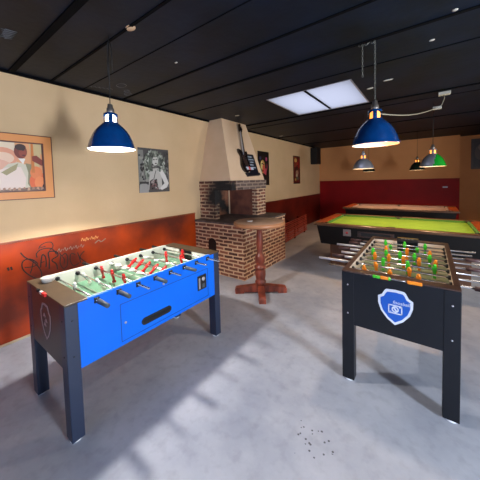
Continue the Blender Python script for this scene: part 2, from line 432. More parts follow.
stroke(g, [(.765, .93), (.80, .87), (.87, .80), (.925, .70), (.935, .62), (.90, .60), (.85, .64), (.80, .70), (.772, .76), (.775, .82), (.81, .845), (.86, .83), (.91, .77)], .0042, M['ink'])
stroke(g, [(.79, .76), (.85, .75), (.91, .76)], .0036, M['ink']); stroke(g, [(.87, .82), (.855, .74), (.835, .68)], .0036, M['ink'])
stroke(g, [(.905, .84), (.90, .88), (.93, .915), (.98, .925), (1.03, .915), (1.06, .89), (1.09, .83)], .004, M['ink'])
stroke(g, [(.925, .93), (.94, .965), (.99, .99), (1.04, .985), (1.06, .95), (1.05, .91), (1.02, .895)], .0032, M['ink'])
stroke(g, [(.93, .955), (.955, .945), (.99, .95)], .0032, M['ink'])
stroke(g, [(.93, .72), (.94, .80), (.955, .86), (.98, .83), (.985, .76), (.98, .71)], .0048, M['ink'])
stroke(g, [(.93, .77), (.97, .78)], .0036, M['ink'])
stroke(g, [(1.01, .68), (1.015, .78), (1.01, .86), (1.03, .88), (1.09, .86), (1.10, .81), (1.04, .775), (1.08, .72), (1.09, .65)], .005, M['ink'])
stroke(g, [(1.13, .80), (1.12, .71), (1.15, .645), (1.19, .67), (1.20, .76), (1.18, .82), (1.14, .80), (1.12, .84)], .004, M['ink'])
stroke(g, [(1.145, .79), (1.165, .75), (1.16, .70)], .0036, M['ink'])
stroke(g, [(1.285, .78), (1.24, .80), (1.225, .73), (1.25, .655), (1.29, .65), (1.325, .67)], .004, M['ink'])
stroke(g, [(1.31, .80), (1.33, .72), (1.34, .66)], .004, M['ink']); stroke(g, [(1.39, .80), (1.335, .735), (1.40, .65)], .004, M['ink'])
stroke(g, [(.655, .80), (.662, .765)], .006, M['ink']); stroke(g, [(.68, .80), (.687, .765)], .006, M['ink'])
go = g.build('graffiti_tag', bpy.data.objects['trim_1']); go['label'] = 'black looping marker graffiti'
g = MB()
for i, y in enumerate((1.36, 1.41, 1.47, 1.52)): stroke(g, [(y, .93 - .01 * (i % 2)), (y + .015, .965), (y + .03, .93), (y + .045, .955)], .0028, M['chalk'])
for i in range(5): stroke(g, [(1.1 + .06 * i, .86), (1.12 + .06 * i, .89), (1.13 + .06 * i, .85), (1.15 + .06 * i, .88)], .0022, M['greyscr'])
stroke(g, [(1.52, .87), (1.57, .90), (1.6, .875), (1.66, .905)], .005, M['greyscr'])
g.build('scribbles', bpy.data.objects['trim_1'])

# ------------------------------------------------------------------ football tables
SHIELD = [(-.97, .5), (-.74, .62), (-.6, .86), (-.5, .96), (0, 1.0), (.5, .96), (.6, .86), (.74, .62), (.97, .5), (.96, .1), (.8, -.32), (.45, -.72), (0, -1), (-.45, -.72), (-.8, -.32), (-.96, .1)]
FW, FL, FH = .73, 1.42, .90
def figure(mb, x, y, z, ang, m):
    T_ = Matrix.Translation((x, y, z)) @ Matrix.Rotation(ang, 4, 'X')
    mb.box(-.014, .014, -.011, .011, -.018, .020, m, .004, mx=T_)
    mb.box(-.017, .017, -.009, .009, .008, .022, m, .004, mx=T_)
    mb.sphere((0, 0, .033), .0125, m, n=10, mx=T_)
    mb.box(-.012, .012, -.008, .008, -.056, -.014, m, .002, mx=T_, taper=(-.056, .72, .8))
    mb.box(-.011, .011, -.012, .012, -.074, -.054, m, .002, mx=T_)
def football_table(x0, y0, label, st):
    root = thing('football_table', label, 'football table', (x0 + FW / 2, y0 + FL / 2, 0), 0)
    ox, oy = -FW / 2, -FL / 2
    LX, LY = .09, .076
    def B(mb, a, b, c, d, e, f, m, bev=0): mb.box(ox + a, ox + b, oy + c, oy + d, e, f, m, bev); return mb
    # four legs, each with its foot and screws
    for (a, c) in ((0, 0), (FW - LX, 0), (0, FL - LY), (FW - LX, FL - LY)):
        lg = B(MB(), a, a + LX, c, c + LY, .015, FH - .012, st['leg'], .004).build('leg', root)
        MB().lathe([(.030, .0), (.036, .002), (.036, .012), (.02, .016)], M['foot'], 16, Matrix.Translation((ox + a + LX / 2, oy + c + LY / 2, 0))).build('foot', lg)
        yy = oy + (c if c == 0 else c + LY)
        dy = -.0025 if c == 0 else .0025
        for z in (.79, .56): MB().cyl((ox + a + LX / 2, yy, z), (ox + a + LX / 2, yy + dy, z), .006, st['screw'], 10).build('screw', lg)
        xx = ox + (a + LX if a > 0 else a); dx = .0025 if a > 0 else -.0025
        for z in (.79, .56): MB().cyl((xx, oy + c + LY / 2, z), (xx + dx, oy + c + LY / 2, z), .005, st['screw'], 10).build('screw', lg)
    # end panels between the legs
    for c in (0, FL - .05):
        e = B(MB(), LX, FW - LX, c + (.002 if c == 0 else 0), c + (.05 if c == 0 else .048), .472, FH - .012, st['end']).build('end_panel', root)
    # side panels
    for a in (0.002, FW - .024):
        sp = B(MB(), a, a + .022, LY, FL - LY, .46, FH - .004, st['side'], .002).build('side_panel', root)
        B(MB(), (a + .022) if a < .1 else (a - .012), (a + .034) if a < .1 else a, LY + .02, FL - LY - .02, .74, FH - .006, st['inner']).build('inner_wall', root)
        if a > .1: SIDE = sp
    # underside and pitch
    B(MB(), .036, FW - .036, .05, FL - .05, .465, .48, M['black']).build('bottom_board', root)
    eb = st['endborder']
    pf = B(MB(), .036, FW - .036, eb, FL - eb, .765, .78, st['field']).build('playing_field', root)
    ln = MB(); fx0, fx1, fy0, fy1 = ox + .036, ox + FW - .036, oy + eb, oy + FL - eb
    cx, cy = 0, 0; zz = .7803
    ln.box(fx0, fx1, cy - .004, cy + .004, .779, zz, M['white'])
    ln.torus(.09, .004, M['white'], Matrix.Translation((0, 0, .778)), 28, 6)
    for sg in (-1, 1):
        ye = cy + sg * (fy1 - fy0) / 2
        for wd, dp in ((.2, .2), (.12, .1)):
            ln.box(-wd, -wd + .006, min(ye, ye - sg * dp), max(ye, ye - sg * dp), .779, zz, M['white']); ln.box(wd - .006, wd, min(ye, ye - sg * dp), max(ye, ye - sg * dp), .779, zz, M['white'])
            ln.box(-wd, wd, ye - sg * dp - .003, ye - sg * dp + .003, .779, zz, M['white'])
    ln.build('pitch_lines', pf)
    # inner end walls with goals
    for sg, nm in ((0, 'near'), (1, 'far')):
        ya, yb = (eb - .02, eb) if sg == 0 else (FL - eb, FL - eb + .02)
        g_ = MB()
        B(g_, .036, FW / 2 - .1, ya, yb, .74, FH - .014, st['inner']); B(g_, FW / 2 + .1, FW - .036, ya, yb, .74, FH - .014, st['inner']); B(g_, FW / 2 - .1, FW / 2 + .1, ya, yb, .87, FH - .014, M['black'])
        ew = g_.build('goal_wall', root)
        gg = MB(); yc = eb - .022 if sg == 0 else FL - eb + .022
        B(gg, FW / 2 - .1, FW / 2 + .1, min(yc, yc + (.004 if sg else -.004)), max(yc, yc + (.004 if sg else -.004)), .74, .87, M['rubber'])
        gg.build('goal', ew)
    # top plates at the ends
    for c, d in ((0, eb), (FL - eb, FL)):
        B(MB(), 0, FW, c, d, FH - .012, FH, st['top'], .003).build('top_plate', root)
    for a, b, rm in st['rim']:
        B(MB(), a, b, eb, FL - eb, FH - .004, FH, rm, .001).build('rim', root)
    # far scoring box
    if st['box']:
        sb = B(MB(), FW / 2 - .1, FW / 2 + .1, FL - eb - .03, FL - .012, FH, FH + .014, M['rubber'], .003).build('goal_box', root)
        bb = MB(); B(bb, FW / 2 - .1, FW / 2 + .1, FL - .012, FL - .006, FH, FH + .018, M['pgold']); bb.build('gold_strip', sb)
        for k in range(4):
            MB().box(-.06 + .032 * k, -.037 + .032 * k, oy + FL - .068, oy + FL - .056, FH + .0135, FH + .0148, M['cream']).build('label_mark', sb)
    # score counters on the near end
    cb = MB(); xs = st['count_x']
    cb.cyl((ox + xs[0] - .02, oy - .006, FH - .004), (ox + xs[-1] + .03, oy - .006, FH - .004), .0028, M['chrome'], 8)
    for k, x in enumerate(xs):
        cm = st['count_m'][k]
        cb.box(ox + x, ox + x + st['count_w'][k], oy - .014, oy + .004, FH - .014, FH + .006, cm, .003)
    cb.build('score_counter', root)
    # rods
    ZR = .865
    for i in range(8):
        y = oy + .19 + .1515 * i
        own = st['own'][i]           # 0 = handle on the right, 1 = handle on the left
        rl, rr = st['ext'][i]
        rod = MB().cyl((ox - rl, y, ZR), (ox + FW + rr, y, ZR), .0078, M['chrome'], 12).build('rod', root)
        hb = MB()
        if own == 0: hb.cyl((ox + FW + rr - .02, y, ZR), (ox + FW + rr + .10, y, ZR), .0165, st['gripR'], 14, .014)
        else: hb.cyl((ox - rl + .02, y, ZR), (ox - rl - .10, y, ZR), .0165, st['gripL'], 14, .014)
        hb.build('handle', rod)
        if st['tube'][i]:
            a_, b_ = st['tube'][i]
            MB().cyl((a_ + ox, y, ZR), (b_ + ox, y, ZR), .0115, M['whitetube'], 12).build('sleeve', rod)
        for (xa, xb, xc) in ((ox + FW - .002, ox + FW + .007, 1), (ox + .036, ox + .052, 0), (ox + FW - .036, ox + FW - .052, 0), (ox - .007, ox + .002, 0)):
            bs = MB().cyl((xa, y, ZR), (xb, y, ZR), .017, M['rubber'], 14)
            for k in range(4 if xc else 0):
                an = PI / 4 + k * PI / 2
                px, pz = .017 * math.cos(an), .017 * math.sin(an)
                bs.cyl((xa, y + px, ZR + pz), (xb - .001, y + px, ZR + pz), .0065, M['rubber'], 10)
            bs.build('bushing', rod)
        team = st['teams'][own]
        cnt = [1, 2, 3, 5, 5, 3, 2, 1][i] if st['single'] else [3, 2, 3, 5, 5, 3, 2, 3][i]
        sp_ = {1: 0, 2: .24, 3: .185, 5: .117}[cnt]
        fm = 0
        for k in range(cnt):
            x = (k - (cnt - 1) / 2) * sp_ + st['slide'][i]
            pl = MB(); figure(pl, x, y, ZR, st['ang'][i] + random.uniform(-.03, .03), team)
            pl.build('player', rod)
    return root, SIDE, ox, oy

BX, BY = 1.012, .572
st = dict(screw=M['rubber'], leg=M['charcoal'], end=M['endpanel'], side=M['blue'], inner=M['white'], field=M['field_green'], top=M['topbrown'], rim=[(0, .036, M['white'])], box=False, endborder=.135,
          count_x=[.27, .335, .375], count_w=[.03, .035, .06], count_m=[M['rubber'], M['pwhite'], M['pred']],
          own=[0, 0, 1, 0, 1, 0, 1, 1], ext=[(.10, .05), (.07, .04), (.12, .14), (.06, .04), (.1, .13), (.05, .05), (.1, .13), (.08, .16)], tube=[None] * 8,
          gripR=M['grip'], gripL=M['rubber'], teams=[M['pwhite'], M['pred']], single=True,
          slide=[.02, -.05, -.02, -.07, .03, -.02, .03, .0], ang=[0, .5, .15, 1.2, -.9, 1.3, .1, .2])
root, side, ox, oy = football_table(BX, BY, 'bright blue football table with red and white players, under the hanging lamp at left', st)
root_b = root
# coin door, ball tray, coin slot on the blue side
xs_ = ox + FW
d = MB()
def yz(y, z): return (oy + y - BY, z)
dy0, dy1, dz0, dz1 = oy + .345, oy + 1.245, .49, .765
for (a, b, c, e) in ((dy0, dy1, dz0, dz0 + .003), (dy0, dy1, dz1, dz1 + .003), (dy0, dy0 + .003, dz0, dz1), (dy1, dy1 + .003, dz0, dz1)):
    d.box(xs_ - .003, xs_ + .0002, a, b, c, e, M['blueline'])
d.cyl((xs_ - .002, dy0 + .035, .62), (xs_ + .003, dy0 + .035, .62), .009, M['alu'], 12)
d.cyl((xs_ - .002, oy + .72, .79), (xs_ + .003, oy + .72, .79), .009, M['alu'], 12)
d.build('coin_door', root)
t = MB()
prof = []
for k in range(13): a = PI / 2 + PI * k / 12; prof.append((oy + .535 + .028 * math.cos(a), .558 + .028 * math.sin(a)))
for k in range(13): a = -PI / 2 + PI * k / 12; prof.append((oy + .76 + .028 * math.cos(a), .558 + .028 * math.sin(a)))
t.prism(prof, xs_ - .003, xs_ + .004, M['rubber'], lambda u, v, d_: (d_, u, v))
pr2 = [((u - (oy + .6475)) * .93 + oy + .6475, (v - .558) * .62 + .558) for u, v in prof]
t.prism(pr2, xs_ + .003, xs_ + .006, M['black'], lambda u, v, d_: (d_, u, v))
t.build('ball_tray', root)
t = MB(); cyy = oy + 1.165
t.box(xs_ - .003, xs_ + .006, cyy - .06, cyy + .055, .585, .725, M['rubber'], .003)
t.box(xs_ + .006, xs_ + .01, cyy - .05, cyy - .032, .6, .705, M['alu'])
t.lathe([(.02, 0), (.02, .006), (.006, .007)], M['alu'], 18, Matrix.Translation((xs_ + .005, cyy + .012, .685)) @ Matrix.Rotation(PI / 2, 4, 'Y'))
t.box(xs_ + .006, xs_ + .009, cyy - .005, cyy + .03, .6, .64, M['grip'])
t.build('coin_slot', root)
# grey outline shield on the near end
sh = MB()
cxs, czs, sw_, sz_ = ox + .38, .695, .098, .128
fnS = lambda u, v, d_: (cxs + u * sw_, oy - d_, czs + v * sz_)
nS = len(SHIELD)
for i in range(nS):
    a, b = SHIELD[i], SHIELD[(i + 1) % nS]
    k = .9
    sh.prism([a, b, (b[0] * k, b[1] * k), (a[0] * k, a[1] * k)], -.0024, .0006, M['shieldgrey'], fnS)
for (u0, v0) in ((-.25, .25), (.05, .0), (-.2, -.25)):
    sh.prism([(u0 - .25, v0), (u0, v0 + .18), (u0 + .25, v0), (u0 + .15, v0 - .05), (u0, v0 + .06), (u0 - .15, v0 - .05)], -.0024, .0006, M['shieldgrey'], fnS)
o = sh.build('shield_emblem', root); o['label'] = 'grey outlined shield emblem'
# clear plastic ball cup lying on the near top plate
cup = MB().lathe([(.0, 0), (.036, .0), (.046, .034), (.043, .036), (.033, .004), (0, .004)], M['cupwhite'], 20, closed=False).build('plastic_cup')
cup.location = (BX + .16, BY + .09, FH + .001)
tag(cup, 'small milky plastic cup on the near brown end plate of the blue football table', 'cup')

RX, RY = 2.962, 2.09
st = dict(screw=M['alu'], leg=M['black'], end=M['black'], side=M['black'], inner=M['cream'], field=M['field_grey'], top=M['topdark'], rim=[(0, .036, M['topdark']), (FW - .036, FW, M['topdark'])], box=True, endborder=.085,
          count_x=[.225, .247, .275, .325, .44], count_w=[.018, .024, .05, .014, .085], count_m=[M['pgreen'], M['pgreen'], M['porange'], M['pgreen'], M['porange']],
          own=[0, 0, 1, 0, 1, 0, 1, 1],
          ext=[(.16, .10), (.30, .16), (.12, .24), (.17, .10), (.14, .2), (.30, .12), (.1, .16), (.12, .2)],
          tube=[None, (-.30, -.01), (-.11, -.01), (-.17, -.01), (-.12, -.01), (-.30, -.01), (-.1, -.01), None],
          gripR=M['gripbrown'], gripL=M['gripbrown'], teams=[M['porange'], M['pgreen']], single=False,
          slide=[-.05, -.05, .05, .01, -.03, .02, -.02, -.02], ang=[.3, .5, .1, .15, .2, .1, .9, .2])
root, side, ox, oy = football_table(RX, RY, 'black football table with orange and green players and blue shield sticker', st)
cxs, czs, sw_, sz_ = ox + .367, .692, .112, .13
fnS = lambda u, v, d_: (cxs + u * sw_, oy - d_, czs + v * sz_)
e = MB()
e.prism(SHIELD, -.0025, .0008, M['shieldwhite'], fnS)
e.prism([(u * .85, v * .85) for u, v in SHIELD], .0004, .0014, M['shieldblue'], fnS)
def ring(mb, u0, u1, v0, v1, w_, d0, d1, m):
    for (a, b, c, d_) in ((u0, u1, v0, v0 + w_), (u0, u1, v1 - w_, v1), (u0, u0 + w_, v0, v1), (u1 - w_, u1, v0, v1)):
        mb.prism([(a, c), (b, c), (b, d_), (a, d_)], d0, d1, m, fnS)
ring(e, -.38, .40, -.36, .14, .06, .0012, .002, M['shieldwhite'])
for k in range(16):
    a0, a1 = 2 * PI * k / 16, 2 * PI * (k + 1) / 16
    e.prism([(.01 + .2 * math.cos(a0), -.11 + .18 * math.sin(a0)), (.01 + .2 * math.cos(a1), -.11 + .18 * math.sin(a1)), (.01 + .13 * math.cos(a1), -.11 + .11 * math.sin(a1)), (.01 + .13 * math.cos(a0), -.11 + .11 * math.sin(a0))], .0012, .002, M['shieldwhite'], fnS)
e.prism([(-.1, -.05), (-.04, .01), (.12, -.17), (.06, -.23)], .0012, .002, M['shieldwhite'], fnS)
e.prism([(-.30, -.28), (-.2, -.28), (-.2, -.24), (-.30, -.24)], .0012, .002, M['shieldwhite'], fnS)
e.prism([(.22, .02), (.32, .02), (.32, .08), (.22, .08)], .0012, .002, M['shieldwhite'], fnS)
eo = e.build('shield_sticker', root); eo['label'] = 'blue shield sticker with white border'
me = text_mesh('foosball', .034, M['shieldwhite'], Matrix.Translation((cxs + .038, oy - .0018, czs + .037)) @ Matrix.Rotation(PI / 2, 4, 'X'))
to = bpy.data.objects.new('lettering', me); COL.objects.link(to); to.parent = eo

# ------------------------------------------------------------------ pedestal table
pt = thing('pedestal_table', 'tall round bar table on a turned red-brown pedestal before the brick fireplace', 'table', (1.555, 3.1, 0), .62)
MB().lathe([(.0, .99), (.355, .99), (.367, .997), (.370, 1.02), (.364, 1.04), (.354, 1.047)], M['topedge'], 56, closed=False).build('top_edge', pt)
MB().lathe([(.0, 1.0475), (.354, 1.0475), (.357, 1.043), (.3, 1.03), (0, 1.03)], M['tabletop'], 56, closed=False).build('tabletop', pt)
MB().lathe([(.0, .06), (.066, .06), (.066, .13), (.078, .15), (.078, .175), (.06, .19), (.072, .22), (.078, .27), (.076, .32), (.062, .35), (.082, .365), (.082, .39), (.058, .40), (.06, .43), (.072, .46), (.07, .53), (.056, .56), (.04, .58), (.046, .66), (.05, .76), (.046, .86), (.04, .91), (.056, .92), (.056, .935), (.10, .955), (.14, .99), (0, .99)], M['oldwood'], 28, closed=False).build('pedestal', pt)
for k in range(4):
    a = k * PI / 2
    R_ = Matrix.Rotation(a, 4, 'Z')
    lg = MB()
    lg.prism([(.0, .02), (.24, .02), (.25, 0), (.37, 0), (.375, .06), (.36, .085), (.09, .115), (0, .115)], -.045, .045, M['oldwood'], lambda u, v, d_: R_ @ Vector((u, d_, v)))
    lg.build('foot', pt)
sc = MB().lathe([(0, .0), (.03, 0), (.045, .008), (.046, .012), (.03, .006), (0, .005)], M['saucer'], 24, closed=False).build('saucer')
sc.location = (1.46, 3.0, 1.0485); tag(sc, 'small white saucer on the round bar table', 'saucer')

# ------------------------------------------------------------------ fireplace
fp = thing('fireplace', 'brick corner-open fireplace with slate ledge and tapering cream plaster hood', 'fireplace', (0, 0, 0))
b = MB()
b.box(.001, 1.12, 3.31, 4.78, 0, .86, M['brick'])
b.box(.001, 1.12, 3.31, 4.78, .86, .9, M['brick'])
b.build('brick_base', fp)
a = MB()
a.prism([(-.09, 0), (.09, 0), (.09, .14), (.065, .19), (0, .215), (-.065, .19), (-.09, .14)], 3.3045, 3.3095, M['pocket'], lambda u, v, d_: (.43 + u, d_, .42 + v))
a.build('log_opening', fp)
MB().box(.001, 1.135, 3.295, 4.795, .9, .935, M['ledge'], .006).build('ledge', fp)
UX, UY0, UY1, UZ0, UZ1 = .76, 3.47, 4.62, 1.47, 1.64
MB().box(.001, .38, UY0, UY0 + .12, .935, UZ0, M['brick_soot']).build('side_pier', fp)
MB().box(UX - .11, UX, UY1 - .33, UY1, .935, UZ0, M['brick_soot']).build('front_pier', fp)
l = MB()
l.box(.001, UX + .02, UY0 - .012, UY0 + .12, UZ0, UZ1, M['brick_soot']); l.box(UX - .12, UX + .02, UY0 + .12, UY1 - .12, UZ0, UZ1, M['brick_grey']); l.box(.001, UX + .02, UY1 - .12, UY1 + .012, UZ0, UZ1, M['brick_grey'])
l.build('lintel', fp)
fb = MB(); fb.box(.001, .05, UY0 + .12, UY1 - .33, .935, UZ0, M['firebox']); fb.box(.001, UX - .11, UY1 - .33, UY1 - .002, .935, UZ0, M['firebox_red']); fb.box(.05, .07, UY1 - .35, UY1 - .33, .935, UZ0, M['hood']); fb.build('firebox', fp)
# tapering plaster hood
h = MB()
vb = [(.001, UY0 + .005, UZ1), (UX - .01, UY0 + .005, UZ1), (UX - .01, UY1 - .005, UZ1), (.001, UY1 - .005, UZ1)]
vt = [(.001, 3.77, CZ), (.335, 3.77, CZ), (.335, 4.57, CZ), (.001, 4.57, CZ)]
V0 = [h.bm.verts.new(p) for p in vb]; V1 = [h.bm.verts.new(p) for p in vt]
fs = [h.bm.faces.new(V0[::-1]), h.bm.faces.new(V1)] + [h.bm.faces.new((V0[i], V0[(i + 1) % 4], V1[(i + 1) % 4], V1[i])) for i in range(4)]
h._fin(fs, M['hood'], False)
h.build('hood', fp)

# hood front plane frame: u along +Y, v up the slope, n outward
Ov = Vector((.75, 3.475, UZ1))
vv = (Vector((.335, 3.475, CZ)) - Ov).normalized(); uu = Vector((0, 1, 0)); nn = uu.cross(vv).normalized()
if nn.x < 0: nn = -nn
def hoodp(y, z, d_):
    s_ = (z - UZ1) / vv.z
    p = Ov + vv * s_ + nn * d_
    return Vector((p.x, y, p.z))
gt = thing('electric_guitar', 'dark electric guitar hung on the fireplace hood', 'guitar')
gb = MB()
# outline in (y, z): body
body = [(4.01, 2.22), (3.955, 2.24), (3.945, 2.18), (3.985, 2.10), (3.955, 2.02), (3.915, 1.93), (3.92, 1.85), (3.965, 1.80), (4.06, 1.785), (4.14, 1.81), (4.175, 1.88), (4.165, 1.97), (4.14, 2.04), (4.17, 2.10), (4.215, 2.17), (4.20, 2.205), (4.14, 2.185), (4.09, 2.16), (4.06, 2.17), (4.04, 2.20)]
gb.prism(body, .004, .045, M['guitar'], hoodp)
bo = gb.build('body', gt)
pg = MB(); pg.prism([(4.0, 2.1), (4.06, 2.12), (4.12, 2.06), (4.13, 1.92), (4.1, 1.86), (4.03, 1.9), (4.0, 2.0)], .044, .047, M['guitarneck'], hoodp)
pg.prism([(4.03, 1.9), (4.12, 1.9), (4.12, 1.915), (4.03, 1.915)], .047, .052, M['chrome'], hoodp)
pg.prism([(4.04, 2.04), (4.13, 2.04), (4.13, 2.055), (4.04, 2.055)], .047, .052, M['chrome'], hoodp)
pg.build('pickguard', bo)
nk = MB(); nk.prism([(4.06, 2.1), (4.105, 2.1), (4.245, 2.62), (4.215, 2.62)], .035, .055, M['guitarneck'], hoodp); nk.build('neck', gt)
st_ = MB(); st_.prism([(4.052, 2.12), (4.058, 2.12), (4.212, 2.62), (4.208, 2.62)], .03, .058, M['whitetube'], hoodp); st_.build('strings', gt)
hd = MB(); hd.prism([(4.205, 2.6), (4.255, 2.6), (4.30, 2.66), (4.295, 2.71), (4.27, 2.72), (4.30, 2.77), (4.27, 2.79), (4.235, 2.77), (4.215, 2.68), (4.19, 2.64)], .03, .05, M['guitar'], hoodp)
for k in range(3): hd.prism([(4.3, 2.655 + .035 * k), (4.325, 2.66 + .035 * k), (4.325, 2.67 + .035 * k), (4.3, 2.665 + .035 * k)], .035, .045, M['alu'], hoodp)
hd.build('headstock', gt)
pl = MB(); M['navy'] = mat('navy_black_board', (20, 22, 32), .4); M['whiteink'] = mat('pale_print', (190, 200, 214), .5); M['pink'] = mat('pink_red_label', (196, 60, 60), .5)
pl.prism([(4.2, 2.165), (4.47, 2.165), (4.47, 1.775), (4.16, 1.775)], .001, .008, M['navy'], hoodp)
for k, (a, b_) in enumerate(((4.25, 4.36), (4.24, 4.42), (4.27, 4.4), (4.24, 4.38), (4.28, 4.43))):
    z = 2.12 - k * .055
    x = a
    while x < b_ - .02:
        wl = random.uniform(.015, .045)
        pl.prism([(x, z), (x + wl, z), (x + wl, z - .022), (x, z - .022)], .008, .009, M['whiteink'], hoodp); x += wl + .012
pb = pl.build('wall_plaque'); tag(pb, 'dark lettered board beside the guitar on the hood', 'plaque')
b2 = MB(); b2.prism([(3.985, 1.775), (4.44, 1.772), (4.44, 1.725), (4.02, 1.705)], .002, .05, M['navy'], hoodp)
b2.build('hanging_shelf'); tag(bpy.data.objects['hanging_shelf'], 'small black ledge below the guitar and lettered board', 'shelf')

b3 = MB(); b3.prism([(4.0, 1.88), (4.24, 1.875), (4.24, 1.825), (4.02, 1.825)], .052, .056, M['whiteink'], hoodp); b3.prism([(4.08, 1.885), (4.14, 1.885), (4.14, 1.82), (4.08, 1.82)], .056, .058, M['pink'], hoodp)
b3.build('sticker', bo)

# ------------------------------------------------------------------ pictures on the left wall
def PX(y, z, d_): return (d_, y, z)
def ellipse(cy, cz, ry, rz, n=20, rot=0):
    o_ = []
    for k in range(n):
        a = 2 * PI * k / n; u, v = ry * math.cos(a), rz * math.sin(a)
        o_.append((cy + u * math.cos(rot) - v * math.sin(rot), cz + u * math.sin(rot) + v * math.cos(rot)))
    return o_
CM = {}
def cm(*c):
    if c not in CM: CM[c] = mat('print_ink_%d_%d_%d' % c, c, .45)
    return CM[c]
def layers(mb, items, d0=.006, st_=.0007, fn=PX, clip=None):
    d_ = d0
    for pts, col in items:
        if clip: pts = [(min(max(u, clip[0]), clip[1]), min(max(v, clip[2]), clip[3])) for u, v in pts]
        mb.prism(pts, d_ - .003, d_, cm(*col), fn); d_ += st_
# framed painting of a bass player
y0, y1, z0, z1 = .18, 1.10, 1.503, 2.185
p = thing('framed_painting', 'orange framed painting of a man in a pale suit with a double bass', 'painting', (0, y0, z0))
fr = MB()
fw_ = .075
for (a, b_, c_, d_) in ((0, y1 - y0, 0, fw_), (0, y1 - y0, z1 - z0 - fw_, z1 - z0), (0, fw_, fw_, z1 - z0 - fw_), (y1 - y0 - fw_, y1 - y0, fw_, z1 - z0 - fw_)):
    fr.box(.001, .022, a, b_, c_, d_, cm(222, 142, 74))
H_, W_ = z1 - z0, y1 - y0
for (a, b_, c_, d_) in ((-.008, W_ + .008, -.008, 0), (-.008, W_ + .008, H_, H_ + .008), (-.008, 0, 0, H_), (W_, W_ + .008, 0, H_), (fw_, W_ - fw_, fw_ - .001, fw_ + .01), (fw_, W_ - fw_, H_ - fw_ - .012, H_ - fw_), (W_ - fw_ - .014, W_ - fw_, fw_ + .01, H_ - fw_ - .012)):
    fr.box(.001, .026, a, b_, c_, d_, cm(84, 34, 22))
fr.build('picture_frame', p)
pr = MB()
a, b_, c_, d_ = fw_, W_ - fw_, fw_, H_ - fw_
items = [([(a, c_), (b_, c_), (b_, d_), (a, d_)], (224, 158, 108)),
         ([(a, c_), (.62, c_), (.60, d_), (a, d_)], (232, 206, 176)),
         ([(.76, .2), (b_, .16), (b_, d_ - .012), (.72, d_ - .012)], (204, 176, 126)),
         ([(.80, .30), (b_, .28), (b_, .45), (.82, .5)], (226, 150, 100)),
         (ellipse(.50, .44, .12, .10), (226, 150, 116)), (ellipse(.50, .43, .09, .06), (236, 196, 166)), (ellipse(.42, .33, .16, .09), (228, 168, 140)),
         ([(.42, c_), (.44, .26), (.54, .37), (.62, .39), (.70, .36), (.74, .28), (.70, c_)], (214, 200, 174)),
         ([(.40, c_), (.42, .28), (.52, .33), (.64, .34), (.68, .22), (.66, c_)], (238, 212, 196)),
         ([(.48, .28), (.56, .34), (.62, .38), (.60, .31), (.52, .25)], (166, 150, 104)),
         ([(.68, .38), (.73, .37), (.75, .26), (.72, .10), (.69, .16), (.70, .28)], (140, 130, 94)),
         (ellipse(.79, .18, .085, .11), (226, 96, 40)), (ellipse(.77, .28, .055, .07), (230, 124, 66)), (ellipse(.80, .17, .05, .07), (238, 132, 70)),
         ([(.728, .28), (.758, .28), (.755, .62), (.735, .62)], (206, 118, 50)),
         ([(.74, .46), (.78, .47), (.85, .40), (.86, .36), (.82, .36), (.74, .41)], (130, 42, 26)),
         ([(.84, .36), (.90, .33), (.90, .30), (.84, .31)], (240, 216, 196)),
         ([(.83, .30), (.90, .31), (.91, .18), (.87, .15), (.83, .22)], (84, 84, 58)),
         (ellipse(.645, .505, .054, .075), (122, 46, 32)), (ellipse(.66, .49, .032, .045), (150, 62, 42)),
         (ellipse(.645, .55, .046, .034), (58, 28, 22)), (ellipse(.665, .52, .012, .006), (40, 16, 14)), (ellipse(.668, .465, .016, .007), (90, 24, 22)),
         ([(.62, .43), (.68, .43), (.66, .37)], (244, 230, 216)),
         ([(.45, c_), (b_ - .015, c_), (b_ - .015, .115), (.78, .125), (.6, .11), (.46, .10)], (118, 90, 74)),
         ([(.80, c_ + .012), (b_ - .015, c_ + .012), (b_ - .015, .16), (.86, .15)], (52, 44, 60))]
for k in range(16):
    yy = .2 + k * .04
    items.append(([(yy, .085 + .01 * (k % 3)), (yy + .025, .09 + .012 * (k % 2)), (yy + .02, .125), (yy + .004, .118)], (170, 120, 96) if k % 2 else (196, 150, 120)))
layers(pr, items, .006, .0005)
pr.build('print', p)
# black and white poster of a long-haired woman
def poster(name, label, cat, y0, y1, z0, z1, items, base, group=None):
    t_ = thing(name, label, cat, (0, y0, z0), group=group)
    m_ = MB(); W_, H_ = y1 - y0, z1 - z0
    m_.prism([(0, 0), (W_, 0), (W_, H_), (0, H_)], .001, .004, cm(*base), PX)
    d_ = .005
    for pts, col in items:
        pts = [(min(max(u, 0), 1), min(max(v, 0), 1)) for u, v in pts]
        m_.prism([(u * W_, v * H_) for u, v in pts], .004, d_, cm(*col), PX); d_ += .00012
    m_.build('sheet', t_)
    return t_
random.seed(3)
its = [([(.0, .2), (.18, .2), (.16, .95), (.0, .95)], (120, 118, 112)), ([(.78, .5), (1, .5), (1, .95), (.8, .95)], (62, 58, 58)),
       ([(.84, .1), (1, .1), (1, .45), (.86, .45)], (104, 98, 96))]
for k in range(12): its.append((ellipse(random.uniform(.05, .95), random.uniform(.15, .95), random.uniform(.03, .07), .04), random.choice([(92, 90, 86), (140, 136, 128), (50, 46, 48)])))
